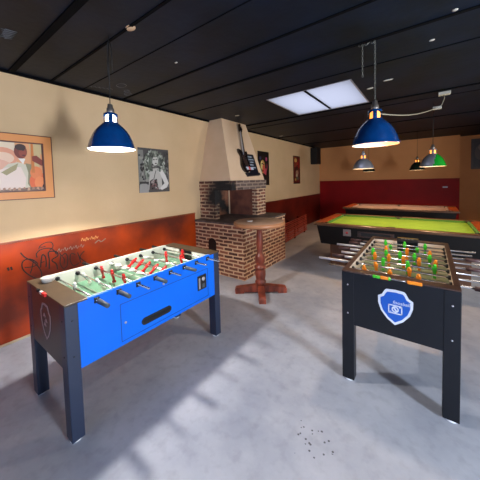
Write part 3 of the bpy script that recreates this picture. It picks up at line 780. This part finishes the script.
its += [([(.22, .30), (.16, .6), (.22, .82), (.38, .94), (.56, .96), (.72, .86), (.82, .66), (.9, .46), (.78, .42), (.68, .6), (.4, .66), (.34, .3)], (126, 132, 118)),
        ([(.26, .34), (.22, .6), (.3, .84), (.44, .92), (.38, .76), (.4, .56), (.38, .36)], (84, 92, 80)),
        ([(.28, .06), (.34, .46), (.42, .54), (.62, .56), (.72, .5), (.74, .06)], (186, 180, 172)),
        ([(.64, .50), (.74, .54), (.86, .40), (.97, .20), (.90, .10), (.72, .04), (.66, .09), (.82, .20), (.72, .36)], (214, 208, 202)),
        (ellipse(.53, .73, .10, .115, 20, -.15), (196, 192, 184)), (ellipse(.49, .75, .03, .014), (50, 46, 46)), (ellipse(.57, .76, .026, .013), (50, 46, 46)), (ellipse(.55, .665, .035, .014), (80, 56, 56)),
        ([(.40, .86), (.56, .9), (.66, .84), (.6, .81), (.46, .80), (.43, .66), (.39, .6)], (104, 108, 98)),
        ([(.62, .82), (.72, .78), (.78, .6), (.72, .5), (.68, .62), (.64, .7)], (96, 98, 92)),
        ([(.30, .06), (.33, .26), (.42, .30), (.56, .28), (.62, .06)], (70, 56, 56)),
        (ellipse(.42, .22, .05, .05), (150, 138, 132)), (ellipse(.5, .16, .04, .04), (120, 84, 84)),
        ([(.0, .0), (.28, .0), (.30, .16), (.16, .22), (.02, .18)], (148, 144, 140)), ([(.02, .2), (.3, .2), (.3, .24), (.02, .25)], (36, 30, 32)),
        ([(.45, .3), (.47, .3), (.55, .5), (.53, .5)], (60, 56, 56))]
for k in range(9):
    u = .2 + .015 * k
    its.append(([(u, .4 + .05 * k), (u + .02, .4 + .05 * k), (u + .06, .5 + .05 * k), (u + .035, .5 + .05 * k)], (168, 172, 158)))
rr = random.Random(5)
for k in range(110):
    a = rr.uniform(0, 2 * PI); q = rr.uniform(.55, 1.0)
    u, v = .50 + .36 * q * math.cos(a), .66 + .30 * q * math.sin(a)
    if (abs(u - .535) < .10 and abs(v - .73) < .12) or (v < .5 and .34 < u < .8): continue
    its.append((ellipse(u, v, rr.uniform(.012, .03), rr.uniform(.02, .045), 10, rr.uniform(-.6, .6)), rr.choice([(150, 152, 140), (112, 116, 102), (72, 76, 68), (54, 54, 52), (178, 180, 170), (96, 102, 90)])))
for k in range(26):
    u, v = rr.choice([rr.uniform(.03, .16), rr.uniform(.88, .96)]), rr.uniform(.25, .95)
    its.append((ellipse(u, v, rr.uniform(.01, .03), rr.uniform(.015, .04), 8), rr.choice([(40, 36, 38), (120, 116, 110), (86, 82, 80), (150, 146, 140)])))
for k in range(14):
    its.append((ellipse(rr.uniform(.36, .6), rr.uniform(.08, .3), .018, .02, 8), rr.choice([(40, 30, 32), (150, 120, 118), (110, 74, 76), (176, 168, 160)])))
poster('photo_poster', 'black and white poster of a long-haired woman, on the wall beyond the blue-shaded lamp', 'poster', 2.20, 2.76, 1.49, 2.178, its, (70, 66, 66))
its = [(ellipse(.45, .6, .36, .28), (30, 22, 22)), (ellipse(.42, .55, .2, .2), (200, 150, 84)), (ellipse(.34, .6, .1, .12), (226, 206, 130)), (ellipse(.5, .5, .11, .14), (204, 92, 70)),
       (ellipse(.38, .64, .07, .02), (24, 16, 16)), (ellipse(.52, .62, .05, .02), (24, 16, 16)), (ellipse(.42, .43, .08, .03), (150, 30, 40)), (ellipse(.3, .42, .05, .08), (88, 136, 74)),
       ([(.5, .36), (.7, .3), (.78, .5), (.62, .5)], (190, 70, 84)), (ellipse(.75, .78, .08, .06), (170, 70, 110)), (ellipse(.8, .55, .06, .1), (120, 40, 60)), ([(.3, .3), (.45, .34), (.5, .1), (.38, .05)], (96, 40, 36)), (ellipse(.22, .8, .08, .05), (60, 60, 96))]
poster('portrait_poster', 'dark poster of a colourful painted face, right beside the fireplace hood', 'poster', 5.55, 6.12, 1.50, 2.39, its, (14, 12, 14))
its = [([(.05, .04), (.95, .04), (.95, .97), (.05, .97)], (92, 20, 20)), ([(.05, .6), (.5, .6), (.5, .97), (.05, .97)], (126, 52, 34)), (ellipse(.35, .84, .2, .07), (196, 150, 80)), (ellipse(.6, .74, .16, .06), (150, 40, 30)),
       (ellipse(.5, .5, .22, .13), (60, 18, 18)), (ellipse(.55, .4, .2, .09), (150, 116, 92)), (ellipse(.48, .3, .14, .06), (186, 160, 130)), (ellipse(.6, .2, .2, .06), (84, 84, 70)), ([(.65, .6), (.95, .55), (.95, .9), (.75, .9)], (140, 20, 24)), (ellipse(.3, .15, .1, .05), (170, 140, 60))]
poster('portrait_poster', 'small dark red poster nearest the far corner of the left wall', 'poster', 7.68, 8.22, 1.49, 2.40, its, (16, 12, 12))
# framed picture on the far right wall
def PY(x, z, d_): return (x, -d_, z)
t_ = thing('framed_photo', 'dark framed picture on the recessed far wall at the right edge', 'picture', (4.56, 10.6, 1.80))
m_ = MB()
m_.prism([(0, 0), (.62, 0), (.62, .92), (0, .92)], .001, .02, cm(58, 40, 30), PY); m_.build('picture_frame', t_)
m_ = MB(); layers(m_, [([(.05, .05), (.57, .05), (.57, .87), (.05, .87)], (36, 26, 22)), (ellipse(.2, .5, .12, .22), (74, 56, 46)), (ellipse(.23, .66, .07, .1), (112, 88, 72)), (ellipse(.4, .3, .1, .14), (60, 44, 38))], .0245, .0007, PY); m_.build('print', t_)
s_ = MB().box(-.06, .06, -.004, 0, -.02, .02, M['whiteink']).build('wall_sticker'); s_.location = (3.93, YB - .0145, 1.27); tag(s_, 'small pale sticker on the deep red back wall', 'sticker')

# ------------------------------------------------------------------ speaker in the far corner
sp = thing('wall_speaker', 'black loudspeaker hung in the far left corner under the ceiling', 'speaker', (.17, 9.25, 2.17), -.25)
MB().box(-.13, .13, -.12, .14, 0, .6, M['speaker'], .01).build('cabinet', sp)
MB().box(-.115, .115, -.128, -.12, .02, .58, M['grille']).build('grille', sp)
MB().box(-.03, .03, .14, .26, .25, .35, M['speaker']).build('bracket', sp)

# ------------------------------------------------------------------ slatted rack by the left wall
rk = thing('slatted_rack', 'low rack of thin red-brown slats along the left wall behind the fireplace', 'rack', (.36, 5.5, 0), .1)
for k in range(5):
    for q, dz in ((0, 0), (1, .045)):
        MB().box(.300, .325, 0, 2.05, .07 + k * .1 + dz, .092 + k * .1 + dz, M['rack'], .003).build('slat', rk)
for y in (.12, 1.0, 1.9):
    MB().box(.262, .30, y, y + .05, 0, .54, M['rackdark'], .003).build('leg', rk)
    MB().box(.05, .09, y, y + .05, 0, .50, M['rackdark'], .003).build('leg', rk)
    MB().box(.09, .262, y + .005, y + .045, .44, .48, M['rackdark'], .003).build('cross_bar', rk)

# ------------------------------------------------------------------ pool tables
def pool(x0, x1, y0, y1, label, cloth, cush, name='pool_table', Hh=.80, detail=True, plinth=True):
    t = thing(name, label, 'pool table', ((x0 + x1) / 2, (y0 + y1) / 2, 0))
    L, W = x1 - x0, y1 - y0; a, b_ = L / 2, W / 2
    c = MB().box(-a + .05, a - .05, -b_ + .05, b_ - .05, .40, Hh - .04, M['poolblack'], .01, taper=(.40, .95, .93)).build('cabinet', t)
    for s in (-1, 1):
        MB().box(s * (a - .52) - .24, s * (a - .52) + .24, -b_ + .12, b_ - .12, 0.0, .40, M['poolbase'], .01).build('base', t)
    rw = .12
    for s in (-1, 1):
        MB().box(-a, a, s * b_ - (rw if s > 0 else 0), s * b_ + (0 if s > 0 else rw), Hh - .045, Hh, M['poolrail'], .012).build('long_rail', t)
        MB().box(s * a - (rw + .06 if s > 0 else 0), s * a + (0 if s > 0 else rw + .06), -b_ + rw, b_ - rw, Hh - .045, Hh - .001, M['poolend'], .01).build('end_rail', t)
        MB().box(-a + rw + .1, a - rw - .1, s * (b_ - rw) - (.04 if s > 0 else 0), s * (b_ - rw) + (0 if s > 0 else .04), Hh - .04, Hh - .004, cush, .008).build('cushion', t)
        MB().box(s * (a - rw - .06) - (.045 if s > 0 else 0), s * (a - rw - .06) + (0 if s > 0 else .045), -b_ + rw + .08, b_ - rw - .08, Hh - .04, Hh - .004, cush, .008).build('cushion', t)
    MB().box(-a + rw, a - rw, -b_ + rw, b_ - rw, Hh - .06, Hh - .035, cloth).build('cloth', t)
    for sx in (-1, 0, 1):
        for sy in (-1, 1):
            MB().lathe([(.0, Hh - .034), (.05, Hh - .034), (.058, Hh + .003), (.066, Hh + .003), (.066, Hh - .034)], M['pocket'], 20, Matrix.Translation((sx * (a - rw - .07), sy * (b_ - rw + (.0 if sx else .02)), 0)), closed=False).build('pocket', t)
    return t, a, b_
t, a, b_ = pool(1.75, 4.30, 4.70, 6.24, 'near pool table with bright lime green cloth and black cabinet', M['lime'], M['greencushion'])
cs = MB(); cs.box(-.74, -.61, -b_ + .052, -b_ + .068, .595, .715, cm(150, 138, 132), .003); cs.lathe([(.022, 0), (.022, .006), (0, .008)], M['pink'], 16, Matrix.Translation((-.675, -b_ + .052, .655)) @ Matrix.Rotation(PI / 2, 4, 'X'))
o = cs.build('coin_plate', t); o['label'] = 'pale coin plate with red disc'
sl = MB(); sl.box(-.5, .05, -b_ + .05, -b_ + .062, .60, .70, M['topdark'], .004); sl.box(-.44, .0, -b_ + .046, -b_ + .05, .62, .68, M['pocket']); sl.build('ball_return', t)
pool(1.54, 4.10, 7.58, 8.9, 'farther pool table with grey cloth, before the deep red back wall', M['greycloth'], M['greycloth'])

# ------------------------------------------------------------------ lamps
def lamp(x, y, zb, R, Hh, label, outer, glow, cap, group=None, seg=None, cord_top=None, cord='cord', name='pendant_lamp', vents=True):
    t = thing(name, label, 'lamp', (x, y, zb), group=group)
    k = R / .19; q = Hh / .385
    outp = [(.19, 0), (.192, .006), (.186, .014), (.178, .04), (.168, .075), (.163, .083), (.160, .09), (.146, .122), (.126, .155), (.100, .185), (.078, .205), (.068, .215)]
    inp = [(r_ - .005, z_ + .0015) for r_, z_ in outp[::-1]]
    P_ = [(r_ * k, z_ * q) for r_, z_ in outp]
    s_ = MB(); s_.lathe(P_, outer, 56, closed=False)
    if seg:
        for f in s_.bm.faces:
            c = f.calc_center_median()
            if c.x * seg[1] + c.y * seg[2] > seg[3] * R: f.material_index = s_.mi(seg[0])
    Q_ = [(r_ * k, z_ * q) for r_, z_ in inp]
    s_.lathe(Q_, M['shadein'], 56, closed=False)
    s_.lathe([(.185 * k, .0015 * q), (.19 * k, 0)], outer, 56, closed=False)
    sh = s_.build('shade', t, recalc=False)
    # neck: four struts round the lit bulb collar
    n_ = MB(); n_.lathe([(.068 * k, .213 * q), (.058 * k, .222 * q), (.058 * k, .226 * q)], outer, 32, closed=False)
    for j in range(4):
        a0 = j * PI / 2 + math.atan2(-y, 3.516 - x) - .3
        n_.lathe([(.056 * k, .222 * q), (.055 * k, .29 * q), (.051 * k, .29 * q), (.052 * k, .222 * q), (.056 * k, .222 * q)], outer, 6, closed=False, a0=a0, a1=a0 + .6)
    n_.lathe([(.057 * k, .284 * q), (.055 * k, .30 * q), (.04 * k, .308 * q), (.02 * k, .309 * q)], outer, 32, closed=False)
    n_.build('neck', t)
    MB().lathe([(.012 * k, .30 * q), (.03 * k, .307 * q), (.032 * k, .312 * q), (.03 * k, .345 * q), (.022 * k, .352 * q), (.02 * k, .38 * q), (.008 * k, .386 * q), (0, .386 * q)], cap, 24, closed=False).build('socket', t)
    MB().lathe([(0, .115 * q), (.03 * k, .122 * q), (.043 * k, .15 * q), (.043 * k, .19 * q), (.04 * k, .28 * q), (.02 * k, .298 * q), (0, .30 * q)], glow, 24, closed=False).build('bulb', t)
    if cord_top:
        c = MB()
        dx, dy = cord_top[0] - x, cord_top[1] - y
        c.cyl((0, 0, Hh * .99), (dx, dy, CZ - zb - .002), .0035 if cord == 'cord' else .003, M['cordblack'], 8)
        c.build('cord', t)
    return t
def chain(pts0, pts1, m, r=.009, wire=.0026):
    mb = MB(); p0, p1 = Vector(pts0), Vector(pts1); d_ = p1 - p0; n_ = max(2, int(d_.length / (r * 2.3)))
    qd = d_.to_track_quat('Y', 'Z').to_matrix().to_4x4()
    for i in range(n_):
        c = p0 + d_ * (i + .5) / n_
        mx = Matrix.Translation(c) @ qd @ Matrix.Rotation((i % 2) * PI / 2, 4, 'Y')
        mb.torus(r * 1.25, wire, m, mx, 10, 5, sx=.6)
    return mb
L1 = (1.36, 1.117, 1.925)
l1 = lamp(*L1, .186, .38, 'blue enamel pendant lamp glowing white above the blue football table', M['shadeblue'], M['bulbw'], M['capmetal'], cord_top=(1.42, 1.10))
c = MB()
pts = []
for k in range(25):
    a = k / 24
    pts.append((.02 + .035 * math.cos(PI * a) + .01, .0, .62 + .26 * math.sin(PI * a) ** .4 + (0 if a < .5 else -.04 * (a - .5))))
c.tube(pts, .004, M['cordblack'], 8); c.build('cord_loop', l1)
L2 = (3.133, 2.542, 1.915)
l2 = lamp(*L2, .19, .385, 'blue enamel pendant lamp glowing warm on a chain above the black football table', M['shadeblue'], M['bulbo'], M['capmetal'])
chain((0, 0, .385), (0, 0, CZ - L2[2] - .02), M['chain']).build('chain', l2)
hk = thing('loose_chain', 'short loose steel chain hanging from ceiling hooks beside the warm blue lamp', 'chain', (3.03, 2.56, CZ))
chain((0, 0, -.015), (0, 0, -.30), M['chain']).build('links', hk)
c = MB(); c.tube([(0, 0, -.012), (.03, 0, -.03), (.06, 0, -.012)], .003, M['chain'], 6)
for k in range(3): c.torus(.012, .003, M['chain'], Matrix.Translation((-.02 + .05 * k, .01, -.013)) @ Matrix.Rotation(PI / 2, 4, 'X'), 12, 6)
c.build('hook', hk)
GRP = None
lamp(2.50, 5.40, 1.80, .19, .34, 'silver pendant lamp over the lime pool table, behind the warm blue lamp', M['silver'], M['bulbo'], M['silver'], cord_top=(2.50, 5.40))
lamp(3.57, 5.40, 1.785, .185, .37, 'silver and green pendant lamp over the right half of the lime pool table', M['silver'], M['bulbo'], M['capmetal'], cord_top=(3.57, 5.40), seg=(M['green_side'], .9, -.3, .32))  # one side of this shade is coloured green
lamp(2.12, 8.20, 1.80, .17, .33, 'dark pendant lamp over the grey pool table, half behind the left silver lamp', M['blackshade'], M['bulbo'], M['capmetal'], cord_top=(2.12, 8.2))
lamp(3.27, 8.20, 1.79, .18, .36, 'dark pendant lamp over the grey pool table, left of the silver and green lamp', M['blackshade'], M['bulbo'], M['capmetal'], cord_top=(3.27, 8.2))

# ------------------------------------------------------------------ ceiling bits
jb = thing('junction_box', 'grey-white junction box on the ceiling feeding the lamp cable', 'junction box', (3.69, 4.80, CZ))
MB().box(-.07, .07, -.05, .05, -.04, 0, M['box'], .006).build('box', jb)
jb2 = thing('cable_connector', 'small pale cable connector hanging below the ceiling box', 'connector', (3.605, 4.60, 2.581))
MB().box(-.05, .05, -.03, .03, -.018, .018, M['box'], .006).build('box', jb2)
c = MB()
A_ = Vector((3.600, 4.568, 2.576)); B_ = Vector((3.135, 2.60, 2.20))
pts = [(3.685, 4.80, CZ - .04), (3.69, 4.76, 2.74), (3.66, 4.70, 2.64), (3.62, 4.63, 2.585)]
c.tube(pts, .006, M['cordwhite'], 8)
pts = []
for k in range(17):
    s = k / 16; p_ = A_.lerp(B_, s); p_.z -= .05 * math.sin(PI * s); pts.append(p_)
c.tube(pts, .006, M['cordwhite'], 8)
o = c.build('power_cable'); tag(o, 'pale electric cable sagging from the ceiling box to the warm blue lamp', 'cable')
pm = MB(); pm.lathe([(0, -.012), (.03, -.01), (.045, -.004), (.048, 0), (0, 0)], M['patch'], 12, Matrix.Diagonal((1, .7, 1, 1)), closed=False)
o = pm.build('plaster_patch'); o.location = (1.654, 1.155, CZ); tag(o, 'small bare plaster patch on the black ceiling above the left lamp', 'patch')
def chip(x, y, sx, sy, label):
    m_ = MB(); m_.lathe([(0, -.006), (.8, -.005), (1, 0), (0, 0)], M['box'], 9, Matrix.Diagonal((sx, sy, 1, 1)), closed=False)
    o = m_.build('ceiling_plate'); o.location = (x, y, CZ); tag(o, label, 'fixing')
chip(1.47, 1.75, .02, .012, 'tiny pale fixing on the black ceiling above the black and white poster')
chip(.674, 3.82, .05, .03, 'pale oval ceiling plate above the fireplace hood, near the skylight corner')
chip(2.868, 3.90, .045, .03, 'pale oval ceiling plate just right of the skylight above the warm blue lamp')
chip(3.10, 3.72, .06, .025, 'flat pale plate on the ceiling right of the warm blue lamp chain')
chip(3.53, 2.91, .022, .018, 'small pale hook plate on the ceiling right of the hanging chains')
chip(3.661, 2.50, .02, .016, 'small pale fixing at the top right of the ceiling, nearest the camera')
chip(.246, 6.39, .06, .03, 'flat pale plate on the ceiling above the portrait posters')
# faint white scribbles on the ceiling near the left lamp
g = MB()
for (cx_, cy_, r_) in ((.49, 1.72, .05), (.27, 1.93, .04), (.36, 1.86, .03)):
    g.torus(r_, .002, M['scratch'], Matrix.Translation((cx_, cy_, CZ - .001)), 16, 5, sx=1.4)
for k in range(6): g.tube([(.18 + .02 * k, 1.48 + .04 * k, CZ - .001), (.2 + .02 * k, 1.5 + .04 * k, CZ - .001), (.17 + .02 * k, 1.52 + .04 * k, CZ - .001)], .002, M['scratch'], 5)
for k in range(6): g.tube([(.75 + .03 * k, .60 - .01 * k, CZ - .001), (.78 + .03 * k, .64, CZ - .001), (.77 + .03 * k, .57, CZ - .001)], .0018, M['scratch'], 5)
g.build('ceiling_scribbles', bpy.data.objects['ceiling'])

# ------------------------------------------------------------------ light
def add_light(name, kind, loc, energy, color, **kw):
    l = bpy.data.lights.new(name, kind); l.energy = energy; l.color = color
    for k, v in kw.items():
        if k != 'rot': setattr(l, k, v)
    o = bpy.data.objects.new(name, l); COL.objects.link(o); o.location = loc
    if 'rot' in kw: o.rotation_euler = kw['rot']
    return o
COOL = (.62, .78, 1.0); WARM = (1.0, .66, .34); NEUT = (1.0, .90, .78)
add_light('door_daylight', 'AREA', (XR + .25, .6, 1.15), 440, (.98, .95, .93), shape='RECTANGLE', size=1.2, size_y=.42, rot=(0, PI / 2, 0))
add_light('window_fill_light', 'AREA', (XR + .25, 5.3, 1.62), 155, (1.0, .78, .56), shape='RECTANGLE', size=1.35, size_y=1.7, rot=(0, PI / 2, 0))  # warm fill light behind the added right-hand window
add_light('window_fill_light', 'AREA', (3.5, YF - .3, 1.6), 75, (.38, .60, 1.0), shape='RECTANGLE', size=3.7, size_y=1.5, rot=(PI / 2, 0, 0))
add_light('skylight_daylight', 'AREA', (2.15, 3.98, CZ + .9), 14, (.84, .85, 1.0), shape='RECTANGLE', size=2.2, size_y=2.2)
def down(x, y, z, e, col):
    l = add_light('lamp_beam', 'SPOT', (x, y, z), e, col, spot_size=2.3, spot_blend=.35, shadow_soft_size=.05)
add_light('lamp_glow', 'POINT', (L1[0], L1[1], L1[2] + .07), 25, (1.0, .94, .88), shadow_soft_size=.045)
l_ = add_light('lamp_beam', 'SPOT', (L1[0], L1[1], L1[2] + .04), 135, (1.0, .94, .88), spot_size=2.12, spot_blend=.15, shadow_soft_size=.05)
add_light('lamp_glow', 'POINT', (L2[0], L2[1], L2[2] + .07), 2.6, (1.0, .40, .10), shadow_soft_size=.045)
down(L2[0], L2[1], L2[2] + .04, 50, (1.0, .84, .66))
for (x, y, z) in ((2.5, 5.4, 1.85), (3.57, 5.4, 1.84), (2.12, 8.2, 1.86), (3.27, 8.2, 1.85)):
    add_light('lamp_glow', 'POINT', (x, y, z), 2.0, (1.0, .62, .28), shadow_soft_size=.04)
    down(x, y, z - .03, 60, (1.0, .60, .32))
wd = bpy.data.worlds.new('World'); SC.world = wd; wd.use_nodes = True
bg = wd.node_tree.nodes['Background']; bg.inputs[0].default_value = (.76, .82, 1.0, 1); bg.inputs[1].default_value = .35

# ------------------------------------------------------------------ camera
f, yaw, pitch, roll = 255.4611, .6365, -.0503, -.0271
CAMP = dict(f=255.4611, cy=193.8386, yaw=.6365, pitch=-.0503, roll=-.0271, x=3.5161, z=1.6305)
fw = Vector((-math.sin(yaw) * math.cos(pitch), math.cos(yaw) * math.cos(pitch), math.sin(pitch)))
r = Vector((math.cos(yaw), math.sin(yaw), 0)); u = r.cross(fw)
r2 = math.cos(roll) * r + math.sin(roll) * u; u2 = -math.sin(roll) * r + math.cos(roll) * u
cam = bpy.data.cameras.new('Camera'); co = bpy.data.objects.new('Camera', cam); COL.objects.link(co)
mw = Matrix(((r2.x, u2.x, -fw.x, CAMP['x']), (r2.y, u2.y, -fw.y, 0), (r2.z, u2.z, -fw.z, CAMP['z']), (0, 0, 0, 1)))
co.matrix_world = mw
cam.sensor_width = 36; cam.sensor_fit = 'HORIZONTAL'; cam.lens = 36 * CAMP['f'] / 480
cam.shift_y = -(240 - CAMP['cy']) / 480
cam.clip_start = .05
SC.camera = co
SC.view_settings.view_transform = 'Standard'; SC.view_settings.look = 'None'
SC.view_settings.exposure = 0; SC.view_settings.gamma = 1; SC.view_settings.use_curve_mapping = False

# repeats of one kind share a group
GROUPS = {'lamp': 'pendant lamps hanging from the black ceiling', 'football table': 'football tables', 'pool table': 'pool tables at the far end',
          'poster': 'posters on the left wall', 'fixing': 'small pale fixings on the black ceiling'}
for o in bpy.data.objects:
    if o.get('category') in GROUPS: o['group'] = GROUPS[o['category']]
